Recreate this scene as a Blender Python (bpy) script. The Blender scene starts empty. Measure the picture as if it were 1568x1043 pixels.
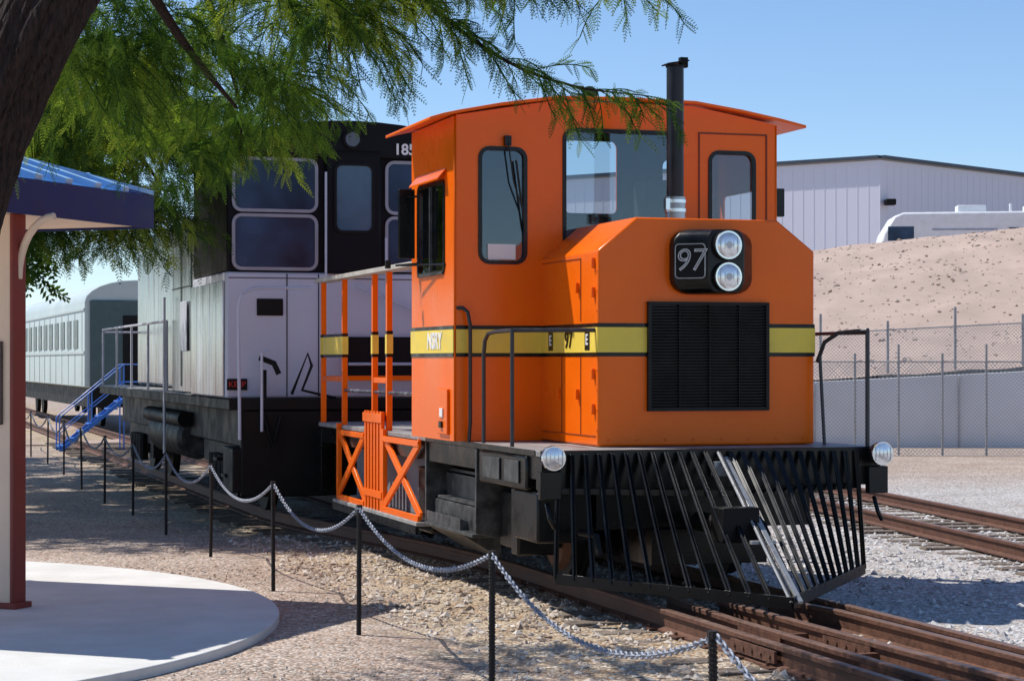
import bpy, bmesh, math, random
import numpy as np
from mathutils import Vector, Matrix, noise
R = random.Random(7)
scene = bpy.context.scene
COL = scene.collection
rad = math.radians

# ------------------------------------------------------------------ helpers
def link(o, parent=None):
    COL.objects.link(o)
    if parent: o.parent = parent
    return o
def empty(name, loc=(0,0,0), rz=0):
    e = bpy.data.objects.new(name, None); e.empty_display_size = .3
    e.location = loc; e.rotation_euler = (0,0,rz); COL.objects.link(e); return e
def finish(me, smooth=True, ang=35):
    bm = bmesh.new(); bm.from_mesh(me); bmesh.ops.recalc_face_normals(bm, faces=bm.faces); bm.to_mesh(me); bm.free()
    if smooth:
        me.shade_smooth(); me.set_sharp_from_angle(angle=rad(ang))
class MB:
    def __init__(s): s.v=[]; s.f=[]
    def add(s,vs,fs):
        n=len(s.v); s.v+=[tuple(v) for v in vs]; s.f+=[tuple(i+n for i in f) for f in fs]; return s
    def box(s,a,b):
        x0,y0,z0=a; x1,y1,z1=b
        return s.add([(x0,y0,z0),(x1,y0,z0),(x1,y1,z0),(x0,y1,z0),(x0,y0,z1),(x1,y0,z1),(x1,y1,z1),(x0,y1,z1)],
            [(0,3,2,1),(4,5,6,7),(0,1,5,4),(1,2,6,5),(2,3,7,6),(3,0,4,7)])
    def obox(s,p0,p1,w,h,up=(0,0,1)):
        p0=Vector(p0);p1=Vector(p1);d=(p1-p0).normalized();u=Vector(up)
        a=d.cross(u)
        if a.length<1e-4: a=d.cross(Vector((1,0,0)))
        a.normalize(); b=a.cross(d).normalized()
        vs=[]
        for p in (p0,p1):
            for sa,sb in((-1,-1),(1,-1),(1,1),(-1,1)): vs.append(p+a*sa*w/2+b*sb*h/2)
        return s.add(vs,[(0,3,2,1),(4,5,6,7),(0,1,5,4),(1,2,6,5),(2,3,7,6),(3,0,4,7)])
    def tube(s,pts,r,n=8,cap=True):
        pts=[Vector(p) for p in pts]; m=len(pts)
        rs=r if isinstance(r,(list,tuple)) else [r]*m
        t=(pts[1]-pts[0]).normalized()
        a=t.orthogonal().normalized(); vs=[]
        for i,p in enumerate(pts):
            if i==0: tt=(pts[1]-pts[0]).normalized()
            elif i==m-1: tt=(pts[-1]-pts[-2]).normalized()
            else: tt=((pts[i+1]-p).normalized()+(p-pts[i-1]).normalized()).normalized()
            a=(a-tt*a.dot(tt)).normalized(); b=tt.cross(a)
            for k in range(n):
                an=2*math.pi*k/n; vs.append(p+(a*math.cos(an)+b*math.sin(an))*rs[i])
        fs=[]
        for i in range(m-1):
            for k in range(n):
                k2=(k+1)%n; fs.append((i*n+k,i*n+k2,(i+1)*n+k2,(i+1)*n+k))
        if cap: fs.append(tuple(range(n))); fs.append(tuple((m-1)*n+k for k in range(n)))
        return s.add(vs,fs)
    def prism(s,poly,a0,a1,axis='y'):
        n=len(poly); vs=[]
        for a in (a0,a1):
            for (p,q) in poly:
                vs.append({'y':(p,a,q),'x':(a,p,q),'z':(p,q,a)}[axis])
        fs=[tuple(range(n)),tuple(range(n,2*n))]+[(i,(i+1)%n,n+(i+1)%n,n+i) for i in range(n)]
        return s.add(vs,fs)
    def obj(s,name,mat,parent=None,bevel=0,smooth=True):
        me=bpy.data.meshes.new(name); me.from_pydata(s.v,[],s.f); me.update()
        finish(me,smooth)
        me.materials.append(mat); o=bpy.data.objects.new(name,me); link(o,parent)
        if bevel:
            m=o.modifiers.new('bevel','BEVEL'); m.width=bevel; m.segments=2; m.limit_method='ANGLE'; m.angle_limit=rad(40)
        return o
def rr(x0,z0,x1,z1,r,n=5):
    pts=[]
    for cx,cz,a0 in((x1-r,z1-r,0),(x0+r,z1-r,90),(x0+r,z0+r,180),(x1-r,z0+r,270)):
        for i in range(n+1):
            a=rad(a0+90*i/n); pts.append((cx+r*math.cos(a),cz+r*math.sin(a)))
    return pts
def panel(name,outline,holes,plane,c,th,mat,parent,bevel=0):
    cu=bpy.data.curves.new(name,'CURVE'); cu.dimensions='2D'; cu.fill_mode='BOTH'; cu.extrude=th/2
    for poly in [outline]+holes:
        sp=cu.splines.new('POLY'); sp.points.add(len(poly)-1)
        for i,(a,b) in enumerate(poly): sp.points[i].co=(a,b,0,1)
        sp.use_cyclic_u=True
    t=bpy.data.objects.new('tmp',cu); COL.objects.link(t); bpy.context.view_layer.update()
    me=bpy.data.meshes.new_from_object(t.evaluated_get(bpy.context.evaluated_depsgraph_get()))
    bpy.data.objects.remove(t)
    for v in me.vertices:
        a,b,d=v.co
        v.co=(a,c+d,b) if plane=='XZ' else (c+d,a,b)
    bm=bmesh.new(); bm.from_mesh(me); bmesh.ops.remove_doubles(bm,verts=bm.verts,dist=1e-4); bmesh.ops.recalc_face_normals(bm,faces=bm.faces); bm.to_mesh(me); bm.free()
    me.name=name; me.materials.clear(); me.materials.append(mat)
    o=bpy.data.objects.new(name,me); return link(o,parent)
def text(name,body,size,loc,rot,mat,parent,ext=.002,bold=0,shear=0):
    cu=bpy.data.curves.new(name,'FONT'); cu.body=body; cu.size=size; cu.extrude=ext; cu.align_x='CENTER'; cu.align_y='CENTER'; cu.offset=bold; cu.shear=shear
    t=bpy.data.objects.new('tmp',cu); COL.objects.link(t); bpy.context.view_layer.update()
    me=bpy.data.meshes.new_from_object(t.evaluated_get(bpy.context.evaluated_depsgraph_get()))
    bpy.data.objects.remove(t); me.materials.clear(); me.materials.append(mat)
    o=bpy.data.objects.new(name,me); link(o,parent); o.location=loc; o.rotation_euler=rot; return o

# ------------------------------------------------------------------ materials
def nt(m):
    m.use_nodes=True; t=m.node_tree; return t,t.nodes,t.links,t.nodes['Principled BSDF']
def mat(name,base,rough=.5,metal=0,var=.12,scale=4,bump=0,bscale=60,dirt=0,dirtcol=(.3,.25,.19),coat=0,dscale=3,stretch=None,spec=.5):
    m=bpy.data.materials.new(name); t,N,L,P=nt(m)
    tc=N.new('ShaderNodeTexCoord'); src=tc.outputs['Object']
    if stretch:
        mp=N.new('ShaderNodeMapping'); mp.inputs['Scale'].default_value=stretch; L.new(src,mp.inputs[0]); src=mp.outputs[0]
    no=N.new('ShaderNodeTexNoise'); no.inputs['Scale'].default_value=scale; no.inputs['Detail'].default_value=3; L.new(src,no.inputs['Vector'])
    rp=N.new('ShaderNodeValToRGB'); rp.color_ramp.elements[0].position=.3; rp.color_ramp.elements[1].position=.7
    rp.color_ramp.elements[0].color=tuple(c*(1-var) for c in base)+(1,); rp.color_ramp.elements[1].color=tuple(min(1,c*(1+var)) for c in base)+(1,)
    L.new(no.outputs['Fac'],rp.inputs[0]); col=rp.outputs[0]
    if dirt:
        n2=N.new('ShaderNodeTexNoise'); n2.inputs['Scale'].default_value=dscale; n2.inputs['Detail'].default_value=5; n2.inputs['Roughness'].default_value=.7; L.new(src,n2.inputs['Vector'])
        mr=N.new('ShaderNodeMapRange'); mr.inputs[1].default_value=.45; mr.inputs[2].default_value=.75; mr.inputs[4].default_value=dirt; L.new(n2.outputs['Fac'],mr.inputs[0])
        mx=N.new('ShaderNodeMixRGB'); mx.inputs[2].default_value=(*dirtcol,1); L.new(mr.outputs[0],mx.inputs[0]); L.new(col,mx.inputs[1]); col=mx.outputs[0]
    L.new(col,P.inputs['Base Color']); P.inputs['Metallic'].default_value=metal
    P.inputs['Specular IOR Level'].default_value=spec
    mr2=N.new('ShaderNodeMapRange'); mr2.inputs[1].default_value=.3; mr2.inputs[2].default_value=.7; mr2.inputs[3].default_value=max(.03,rough-.08); mr2.inputs[4].default_value=min(1,rough+.1)
    L.new(no.outputs['Fac'],mr2.inputs[0]); L.new(mr2.outputs[0],P.inputs['Roughness'])
    if coat: P.inputs['Coat Weight'].default_value=coat; P.inputs['Coat Roughness'].default_value=.12
    if bump:
        n4=N.new('ShaderNodeTexNoise'); n4.inputs['Scale'].default_value=bscale; n4.inputs['Detail'].default_value=3; L.new(src,n4.inputs['Vector'])
        b=N.new('ShaderNodeBump'); b.inputs['Strength'].default_value=bump; b.inputs['Distance'].default_value=.02; L.new(n4.outputs['Fac'],b.inputs['Height']); L.new(b.outputs[0],P.inputs['Normal'])
    return m
ORANGE=mat('orange_paint',(.95,.150,.0015),.28,var=.05,scale=1.2,dirt=.22,dirtcol=(.70,.085,.002),coat=.10,bump=.16,bscale=3,dscale=1.6,spec=.25)
YEL=mat('yellow_paint',(.90,.66,.09),.4,var=.06,dirt=.15,spec=.3)
BLK=mat('black_paint',(.0045,.0045,.005),.28,var=.3,dirt=.25,dirtcol=(.018,.016,.014),dscale=5,spec=.32)
BLKM=mat('black_matte',(.006,.006,.0065),.55,var=.3,dirt=.3,dirtcol=(.022,.019,.016),spec=.2)
DARK=mat('dark_interior',(.025,.03,.034),.6)
GREYM=mat('worn_steel',(.08,.08,.08),.4,.2,var=.5,scale=9,dirt=.95,dirtcol=(.006,.006,.006),dscale=4,spec=.4)
STEEL=mat('bare_steel_bar',(.42,.42,.42),.35,.3,var=.35,scale=9,dirt=.9,dirtcol=(.03,.03,.03),dscale=9)
PLATE=mat('deck_plate',(.30,.29,.28),.6,.1,var=.25,scale=8,dirt=.5,dirtcol=(.14,.13,.12))
SILV=mat('silver_paint',(.56,.57,.66),.4,.0,var=.06,scale=1.5,dirt=.2,dirtcol=(.38,.38,.44),spec=.3)
FRM=mat('window_frame_grey',(.30,.31,.35),.4,.2,var=.1)
WORN=mat('worn_silver',(.44,.45,.49),.24,.8,var=.6,scale=2.2,dirt=1.0,dirtcol=(.02,.02,.025),stretch=(1,2.4,.22),dscale=3)
CHROME=mat('chrome',(.75,.75,.75),.15,1,var=.05)
RUST=mat('rusty_rail',(.115,.050,.030),.65,.2,var=.4,scale=20,dirt=.6,dirtcol=(.20,.09,.05),bump=.3,bscale=80)
RAILT=mat('rail_head',(.19,.115,.085),.5,.3,var=.3,scale=10,dirt=.6,dirtcol=(.12,.055,.035))
TIE=mat('weathered_tie',(.15,.115,.09),.9,var=.5,scale=14,bump=.8,bscale=40,dirt=.6,dirtcol=(.30,.24,.18))
WHITE=mat('white_paint',(.75,.76,.77),.4,var=.05,dirt=.15)
LBL=mat('label_white',(.82,.81,.78),.5,var=.03)
DIG=mat('digit_grey',(.55,.55,.55),.4,.2,var=.1)
PIPE=mat('handrail_grey',(.04,.04,.045),.4,.2,var=.3,scale=12)
CONC=mat('concrete_slab',(.66,.65,.62),.85,var=.07,scale=2.5,bump=.25,bscale=90,dirt=.45,dirtcol=(.52,.49,.44),dscale=1.5)
WALLC=mat('concrete_wall',(.74,.73,.72),.85,var=.08,scale=.5,dirt=.4,dirtcol=(.60,.57,.54),dscale=.7)
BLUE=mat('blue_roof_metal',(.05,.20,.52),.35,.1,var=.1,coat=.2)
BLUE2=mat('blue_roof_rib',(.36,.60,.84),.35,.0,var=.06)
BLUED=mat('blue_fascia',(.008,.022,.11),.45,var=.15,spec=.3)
CREAM=mat('cream_paint',(.80,.62,.47),.6,var=.05)
REDB=mat('red_brown_trim',(.22,.035,.025),.55,var=.15)
BARK=mat('bark',(.026,.019,.017),.95,var=.5,scale=9,bump=1,bscale=9,stretch=(8,8,.8),dirt=.6,dirtcol=(.085,.042,.03),dscale=8,spec=.2)
CHAIN=mat('galvanised_chain',(.24,.26,.31),.6,.2,var=.35,scale=30)
POSTM=mat('dark_rebar',(.018,.014,.013),.6,.3,var=.3,scale=40,bump=.6,bscale=120)
BSTAIR=mat('blue_stair_paint',(.03,.16,.55),.45,var=.1)
CARW=mat('pale_green_car',(.50,.57,.54),.45,var=.08,scale=.6,dirt=.25,dirtcol=(.34,.37,.34),spec=.3)
CARD=mat('dark_green_car',(.06,.10,.10),.5,var=.15)
def glass(name,tint,gl=.5,rough=.03,ior=1.45):
    m=bpy.data.materials.new(name); m.use_nodes=True; N=m.node_tree.nodes; L=m.node_tree.links; N.clear()
    o=N.new('ShaderNodeOutputMaterial'); tr=N.new('ShaderNodeBsdfTransparent'); tr.inputs[0].default_value=(*tint,1)
    g=N.new('ShaderNodeBsdfGlossy'); g.inputs['Roughness'].default_value=rough; g.inputs[0].default_value=(.9,.95,1,1)
    f=N.new('ShaderNodeFresnel'); f.inputs[0].default_value=ior
    ma=N.new('ShaderNodeMath'); ma.operation='MULTIPLY_ADD'; ma.inputs[1].default_value=1; ma.inputs[2].default_value=gl; L.new(f.outputs[0],ma.inputs[0])
    mx=N.new('ShaderNodeMixShader'); L.new(ma.outputs[0],mx.inputs[0]); L.new(tr.outputs[0],mx.inputs[1]); L.new(g.outputs[0],mx.inputs[2]); L.new(mx.outputs[0],o.inputs[0]); return m
GLASS=glass('cab_glass',(.76,.81,.84),.04)
DGLASS=mat('dark_window_glass',(.03,.055,.10),.2,var=.5,scale=1.5,spec=.15)
LENS=mat('lamp_lens',(.80,.82,.84),.15,.6,var=.15,scale=25,coat=1)

# ------------------------------------------------------------------ world + sun
EL=rad(55); hxy=Vector((.93,-.36)).normalized()
trav=Vector((hxy.x*math.cos(EL),hxy.y*math.cos(EL),-math.sin(EL)))
w=bpy.data.worlds.new('World'); scene.world=w; w.use_nodes=True
N=w.node_tree.nodes; L=w.node_tree.links
sky=N.new('ShaderNodeTexSky'); sky.sky_type='NISHITA'; sky.sun_disc=False; sky.sun_elevation=EL; sky.sun_rotation=math.atan2(-trav.x,-trav.y)%(2*math.pi)
sky.air_density=1.0; sky.dust_density=.02; sky.ozone_density=3.0; sky.altitude=800
tint=N.new('ShaderNodeMixRGB'); tint.blend_type='MULTIPLY'; tint.inputs[0].default_value=1; tint.inputs[2].default_value=(.92,1.0,1.12,1)
L.new(sky.outputs[0],tint.inputs[1]); L.new(tint.outputs[0],N['Background'].inputs[0]); N['Background'].inputs[1].default_value=.13
sun=bpy.data.lights.new('sun','SUN'); sun.energy=5.0; sun.angle=rad(.5); sun.color=(1,.965,.90)
so=bpy.data.objects.new('sun',sun); COL.objects.link(so); so.rotation_euler=trav.to_track_quat('-Z','Y').to_euler(); so.location=(-20,20,30)
scene.view_settings.view_transform='Standard'; scene.view_settings.look='None'; scene.view_settings.exposure=0

cam=bpy.data.cameras.new('camera'); co=bpy.data.objects.new('camera',cam); COL.objects.link(co)
co.location=(0,0,1.95); co.rotation_euler=(rad(90),0,0); cam.lens=72.3; cam.sensor_width=36; cam.shift_y=.0207; cam.clip_end=3000
scene.camera=co

A=rad(17.5); CA,SA=math.cos(A),math.sin(A)
def l2w(u,v): return (1.67+u*CA-v*SA, 17.2+u*SA+v*CA)

# ------------------------------------------------------------------ ground
def axis(lo,hi,dn,dl,dh):
    a=list(np.arange(dl,dh+1e-6,dn)); s=dn; x=dl
    while x>lo: s*=1.35; x-=s; a.insert(0,x)
    s=dn; x=dh
    while x<hi: s*=1.35; x+=s; a.append(x)
    return a
xs=axis(-900,900,.25,-9,9); ys=axis(-60,1600,.25,8,34)
mb=MB()
for y in ys:
    for x in xs:
        near=1 if (abs(x)<14 and y<45) else 0
        z=-.2+near*(.018*noise.noise(Vector((x*.5,y*.5,0)))+.01*noise.noise(Vector((x*2,y*2,3))))
        u=(x-1.67)*CA+(y-17.2)*SA
        if near and y>8:
            z+=.035*math.exp(-((u-.03)/1.4)**2)
        mb.v.append((x,y,z))
nx=len(xs)
for j in range(len(ys)-1):
    for i in range(nx-1): mb.f.append((j*nx+i,j*nx+i+1,(j+1)*nx+i+1,(j+1)*nx+i))
gm=bpy.data.materials.new('ground_gravel'); t,N,L,P=nt(gm)
def nd(k,**kw):
    n=N.new(k)
    for a,b in kw.items(): setattr(n,a,b)
    return n
def mth(op,a,b=None,c=None):
    n=N.new('ShaderNodeMath'); n.operation=op
    for i,x in enumerate((a,b,c)):
        if x is None: continue
        if isinstance(x,(int,float)): n.inputs[i].default_value=x
        else: L.new(x,n.inputs[i])
    return n.outputs[0]
def mixc(f,a,b,bt='MIX'):
    n=N.new('ShaderNodeMixRGB'); n.blend_type=bt
    for i,x in enumerate((f,a,b)):
        if isinstance(x,(int,float)): n.inputs[i].default_value=x if i==0 else (x,x,x,1)
        elif isinstance(x,tuple): n.inputs[i].default_value=(*x,1)
        else: L.new(x,n.inputs[i])
    return n.outputs[0]
geo=nd('ShaderNodeNewGeometry'); sx=nd('ShaderNodeSeparateXYZ'); L.new(geo.outputs['Position'],sx.inputs[0])
uu=mth('ADD',mth('MULTIPLY',mth('SUBTRACT',sx.outputs[0],1.67),CA),mth('MULTIPLY',mth('SUBTRACT',sx.outputs[1],17.2),SA))
def noi(s,d=3,r=.5):
    n=nd('ShaderNodeTexNoise'); n.inputs['Scale'].default_value=s; n.inputs['Detail'].default_value=d; n.inputs['Roughness'].default_value=r; L.new(geo.outputs['Position'],n.inputs['Vector']); return n.outputs['Fac']
def mrange(x,a,b,c=0,d=1):
    n=nd('ShaderNodeMapRange'); n.inputs[1].default_value=a;n.inputs[2].default_value=b;n.inputs[3].default_value=c;n.inputs[4].default_value=d; L.new(x,n.inputs[0]); return n.outputs[0]
vor=nd('ShaderNodeTexVoronoi'); vor.inputs['Scale'].default_value=34; L.new(geo.outputs['Position'],vor.inputs['Vector'])
n1=noi(.8); n2=noi(2.5)
un=mth('ADD',uu,mrange(n2,.3,.7,-.5,.5))
c_tan=mixc(mrange(n1,.35,.65),(.49,.40,.34),(.58,.495,.43))
c_straw=mixc(mrange(n2,.35,.65),(.45,.34,.23),(.62,.53,.41))
c_gray=mixc(mrange(n1,.35,.65),(.54,.525,.51),(.63,.62,.61))
isstraw=mth('MULTIPLY',mrange(un,-3.0,-2.2),mrange(un,1.6,.8))
base=mixc(isstraw,c_tan,c_straw)
isgray=mth('MULTIPLY',mrange(un,.9,1.5),mrange(sx.outputs[1],40,34))
base=mixc(isgray,base,c_gray)
sc=nd('ShaderNodeSeparateColor'); L.new(vor.outputs['Color'],sc.inputs[0])
base=mixc(1,base,mrange(sc.outputs[0],0,1,.56,1.3),'MULTIPLY')
hue=mixc(mrange(sc.outputs[1],.6,1),(1,1,1),(.92,.74,.62)); base=mixc(1,base,hue,'MULTIPLY')
edge=mixc(mrange(vor.outputs['Distance'],.4,.8),(1,1,1),(.55,.5,.45)); base=mixc(1,base,edge,'MULTIPLY')
deb=mth('MULTIPLY',mrange(noi(5,5,.7),.60,.70),.45); base=mixc(deb,base,(.22,.15,.105))
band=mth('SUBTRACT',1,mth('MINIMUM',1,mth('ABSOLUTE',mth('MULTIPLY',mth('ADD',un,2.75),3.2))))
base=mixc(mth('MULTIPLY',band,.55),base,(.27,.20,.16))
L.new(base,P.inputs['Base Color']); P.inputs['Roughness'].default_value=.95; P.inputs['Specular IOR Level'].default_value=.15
b=nd('ShaderNodeBump'); b.inputs['Strength'].default_value=1; b.inputs['Distance'].default_value=.014
L.new(mth('SUBTRACT',1,vor.outputs['Distance']),b.inputs['Height']); L.new(b.outputs[0],P.inputs['Normal'])
mb.obj('ground',gm)

def stones(name,n,gen,size,mat,seed):
    rng=np.random.default_rng(seed)
    base=np.array([(1,0,0),(-1,0,0),(0,1,0),(0,-1,0),(0,0,1),(0,0,-1)],float)
    tri=np.array([(0,2,4),(2,1,4),(1,3,4),(3,0,4),(2,0,5),(1,2,5),(3,1,5),(0,3,5)])
    pos=gen(rng,n); n=len(pos)
    s=size[0]+(size[1]-size[0])*rng.random(n)**2.2
    v=base[None]*(.7+.6*rng.random((n,6,1)))
    v=v*np.stack([1+.4*rng.random(n),.7+.4*rng.random(n),.5+.3*rng.random(n)],1)[:,None,:]
    an=rng.random(n)*6.28; c,si=np.cos(an),np.sin(an)
    x=v[:,:,0]*c[:,None]-v[:,:,1]*si[:,None]; y=v[:,:,0]*si[:,None]+v[:,:,1]*c[:,None]
    v=np.stack([x,y,v[:,:,2]],2)+rng.normal(0,.12,(n,6,3))
    v=v*s[:,None,None]+pos[:,None,:]
    f=(tri[None]+6*np.arange(n)[:,None,None]).reshape(-1,3)
    me=bpy.data.meshes.new(name); me.from_pydata(v.reshape(-1,3).tolist(),[],f.tolist()); me.update()
    ca=me.color_attributes.new('tone','FLOAT_COLOR','POINT'); tn=np.repeat(rng.random(n),6); arr=np.stack([tn,tn,tn,np.ones_like(tn)],1).astype(np.float32); ca.data.foreach_set('color',arr.ravel())
    me.materials.append(mat); return link(bpy.data.objects.new(name,me))
def stonemat(name,a,b_,c):
    m=bpy.data.materials.new(name); t,N,L,P=nt(m); at=N.new('ShaderNodeAttribute'); at.attribute_name='tone'
    r=N.new('ShaderNodeValToRGB'); r.color_ramp.elements[0].color=(*a,1); r.color_ramp.elements[1].color=(*c,1); e=r.color_ramp.elements.new(.5); e.color=(*b_,1)
    L.new(at.outputs['Fac'],r.inputs[0]); L.new(r.outputs[0],P.inputs['Base Color']); P.inputs['Roughness'].default_value=.9; P.inputs['Specular IOR Level'].default_value=.2; return m
SG=stonemat('ballast_stone',(.33,.30,.28),(.53,.51,.49),(.68,.66,.64))
ST=stonemat('tan_stone',(.31,.22,.16),(.50,.41,.33),(.65,.58,.50))
def gz(x,y):
    u=(x-1.67)*CA+(y-17.2)*SA
    return -.2+.035*np.exp(-((u-.03)/1.4)**2)
def genr(rng,n):
    y=12+24*rng.random(n)**1.6; u=.9+ 7*rng.random(n); v=(y-17.2-u*SA)/CA; x=1.67+u*CA-v*SA; return np.stack([x,y,gz(x,y)+.004],1)
def gent(rng,n):
    v=-7+16*rng.random(n); u=-2.6+3.9*rng.random(n)
    x=1.67+u*CA-v*SA; y=17.2+u*SA+v*CA; return np.stack([x,y,gz(x,y)+.004],1)
def genl(rng,n):
    y=13+14*rng.random(n)**1.5; x=-4+ 6*rng.random(n); u=(x-1.67)*CA+(y-17.2)*SA; k=(u<-2)&(((x+7.4)**2+(y-16.5)**2)>5.6**2); x=x[k];y=y[k]
    return np.stack([x,y,gz(x,y)],1)
stones('ballast_stones',16000,genr,(.010,.045),SG,1)
stones('track_stones',10000,gent,(.010,.045),ST,2)
stones('gravel_stones',14000,genl,(.006,.022),ST,3)

# ------------------------------------------------------------------ tracks
def smooth01(t): t=max(0,min(1,t)); return t*t*(3-2*t)
def off(v): return .03-.94*smooth01((v-3)/9)
def raildo(name,pathw,parent,zt=0.0):
    prof=[(-.07,-.17),(.07,-.17),(.07,-.155),(.012,-.135),(.012,-.045),(.036,-.035),(.036,-.006),(.028,0),(-.028,0),(-.036,-.006),(-.036,-.035),(-.012,-.045),(-.012,-.135),(-.07,-.155)]
    me=MB(); n=len(prof)
    P_=[Vector((p[0],p[1],0)) for p in pathw]
    for i,p in enumerate(P_):
        d=(P_[min(i+1,len(P_)-1)]-P_[max(i-1,0)]).normalized(); s_=Vector((d.y,-d.x,0))
        for a,z in prof: me.v.append(tuple(p+s_*a+Vector((0,0,zt+z))))
    for i in range(len(P_)-1):
        for k in range(n): me.f.append((i*n+k,i*n+(k+1)%n,(i+1)*n+(k+1)%n,(i+1)*n+k))
    me.f.append(tuple(range(n))); me.f.append(tuple((len(P_)-1)*n+k for k in range(n)))
    o=me.obj(name,RUST,parent); o.data.materials.append(RAILT)
    for p in o.data.polygons:
        if p.normal.z>.9 and p.center.z>zt-.01: p.material_index=1
    return o
tr1=empty('railway_track')
vs_=[-17,-12,-8,-5,-3,0,2,3,4,5,6,7,8,9,10,11,12,15,20,30,50,90]
raildo('rail_near',[l2w(off(v)-.7525,v) for v in vs_],tr1)
raildo('rail_far',[l2w(off(v)+.7525,v) for v in vs_],tr1)
raildo('guard_rail_near',[l2w(.03+a,v) for a,v in((-.30,.3),(-.42,-.4),(-.46,-1.5),(-.46,-12))],tr1,-.005)
raildo('guard_rail_far',[l2w(.03+a,v) for a,v in((.40,-.2),(.55,-1.2),(.56,-12))],tr1,-.005)
raildo('closure_rail',[l2w(a,v) for a,v in((-.05,-.3),(-.02,-3),(.05,-6),(.2,-10))],tr1,-.002)
mb=MB()
v=-13
while v<40:
    c=off(v); a=R.uniform(-.02,.02); z=-.165+R.uniform(-.02,.006)
    p0=l2w(c-1.3+R.uniform(-.08,.08),v+a); p1=l2w(c+1.3+R.uniform(-.08,.08),v-a)
    mb.obox((*p0,z-.07),(*p1,z-.07),.22,.14); v+=.56
mb.obj('ties',TIE,tr1,.008)
mb=MB()
for i in range(40):
    v=-13+.56*i
    for s in(-.7525,.7525):
        p0=l2w(.03+s-.13,v); p1=l2w(.03+s+.13,v); mb.obox((*p0,-.154),(*p1,-.154),.16,.012)
        for q in(-.09,.09):
            x,y=l2w(.03+s+q,v+.03); mb.tube([(x,y,-.16),(x,y,-.125)],.014,6)
for uo,v0 in((-.7525-.03,-2.2),(-.46,-1.6),(-.46,-3.6),(.7525-.03,-3),(-.05,-2.2)):
    for sgn in(-1,1):
        p0=l2w(.03+uo+sgn*.028,v0); p1=l2w(.03+uo+sgn*.028,v0-.75); mb.obox((*p0,-.085),(*p1,-.085),.02,.085)
        for k in range(5):
            x,y=l2w(.03+uo+sgn*.05,v0-.08-.15*k); x2,y2=l2w(.03+uo+sgn*.02,v0-.08-.15*k); mb.tube([(x,y,-.085),(x2,y2,-.085)],.018,6)
for v0 in(-1.9,-3.0,-4.3):
    p0=l2w(-.44,v0); p1=l2w(.02,v0); mb.obox((*p0,-.10),(*p1,-.10),.07,.05)
mb.obj('rail_hardware',RUST,tr1)
tr2=empty('railway_track')
def t2(s,y): return (5.65+(25.5-y)*.15+s*.989, y)
ysz=[5,15,20,25,30,40,60,90]
raildo('rail_near',[t2(-.72,y) for y in ysz],tr2); raildo('rail_far',[t2(.72,y) for y in ysz],tr2)
mb=MB(); y=12
while y<60:
    z=-.17+R.uniform(-.025,.006); p0=t2(-1.25,y-.19); p1=t2(1.25,y+.19); mb.obox((*p0,z-.07),(*p1,z-.07),.22,.14); y+=.56
mb.obj('ties',TIE,tr2,.008)

# ------------------------------------------------------------------ ORANGE SWITCHER
LO=empty('orange_switcher_locomotive',(1.67,17.2,0),A)
HP=[(-.79,1.225),(-.79,2.90),(-.437,3.19),(.883,3.19),(1.24,2.92),(1.24,1.225)]
MB().prism(HP,.61,2.155).obj('engine_hood',ORANGE,LO,.018)
SEAM=mat('seam_dark',(.20,.03,.003),.6)
mb=MB()
mb.box((-.7965,1.04,1.32),(-.7905,1.046,2.0)); mb.box((-.7965,1.55,1.32),(-.7905,1.556,2.0)); mb.box((-.7965,1.04,2.3),(-.7905,1.046,2.845)); mb.box((-.7965,1.04,2.846),(-.7905,2.1,2.852)); mb.box((-.7965,.66,1.31),(-.7905,2.1,1.316))
mb.obj('hood_seams',SEAM,LO)
mb=MB()
for v,z in((1.09,1.62),(1.09,2.55),(1.6,1.62),(.68,1.5),(.68,1.8),(.68,2.5),(.68,2.75)): mb.box((-.822,v,z),(-.7905,v+.03,z+.09))
for i in range(9): mb.box((-.797,.63,1.36+i*.17),(-.7905,.645,1.375+i*.17))
for i in range(8): mb.box((-.70+i*.26,.603,1.27),(-.68+i*.26,.6095,1.29))
mb.obj('hood_latches',ORANGE,LO,.004)
mb=MB(); my=MB()
for (a,b) in (((-.793,.607),(-.345,.611)),((.787,.607),(1.243,.611))):
    mb.box((a[0],a[1],1.995),(b[0],b[1],2.28)); my.box((a[0]-.002 if a[0]<0 else a[0],a[1]-.003,2.03),(b[0] if a[0]<0 else b[0]+.002,b[1]-.001,2.245))
mb.box((-.794,.612,1.995),(-.7905,2.157,2.28)); my.box((-.797,.606,2.03),(-.792,2.157,2.245))
mb.box((-1.614,2.125,1.995),(-.7905,2.135,2.28)); my.box((-1.616,2.121,2.03),(-.7975,2.131,2.245))
mb.box((-1.642,2.14,1.995),(-1.6345,3.64,2.28)); my.box((-1.646,2.12,2.03),(-1.6365,3.64,2.245))
mb.obj('stripe_edges',BLK,LO); my.obj('yellow_stripe',YEL,LO)
GX0,GX1,GZ0,GZ1=-.345,.787,1.525,2.466
GRB=mat('grille_black',(.005,.005,.005),.45,var=.2,spec=.3)
MB().box((GX0,.60,GZ0),(GX1,.608,GZ1)).obj('grille_back',GRB,LO)
mb=MB()
z=GZ0+.03
while z<GZ1-.03:
    mb.add([(GX0+.03,.600,z),(GX1-.03,.600,z),(GX1-.03,.572,z-.004),(GX0+.03,.572,z-.004),(GX0+.03,.600,z+.012),(GX1-.03,.600,z+.012),(GX1-.03,.572,z+.003),(GX0+.03,.572,z+.003)],[(0,3,2,1),(4,5,6,7),(0,1,5,4),(1,2,6,5),(2,3,7,6),(3,0,4,7)]); z+=.026
for x in(GX0,-.06,.22,.5,GX1-.03): mb.box((x,.565,GZ0),(x+.03 if x in(GX0,GX1-.03) else x+.006,.5995,GZ1))
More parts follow.
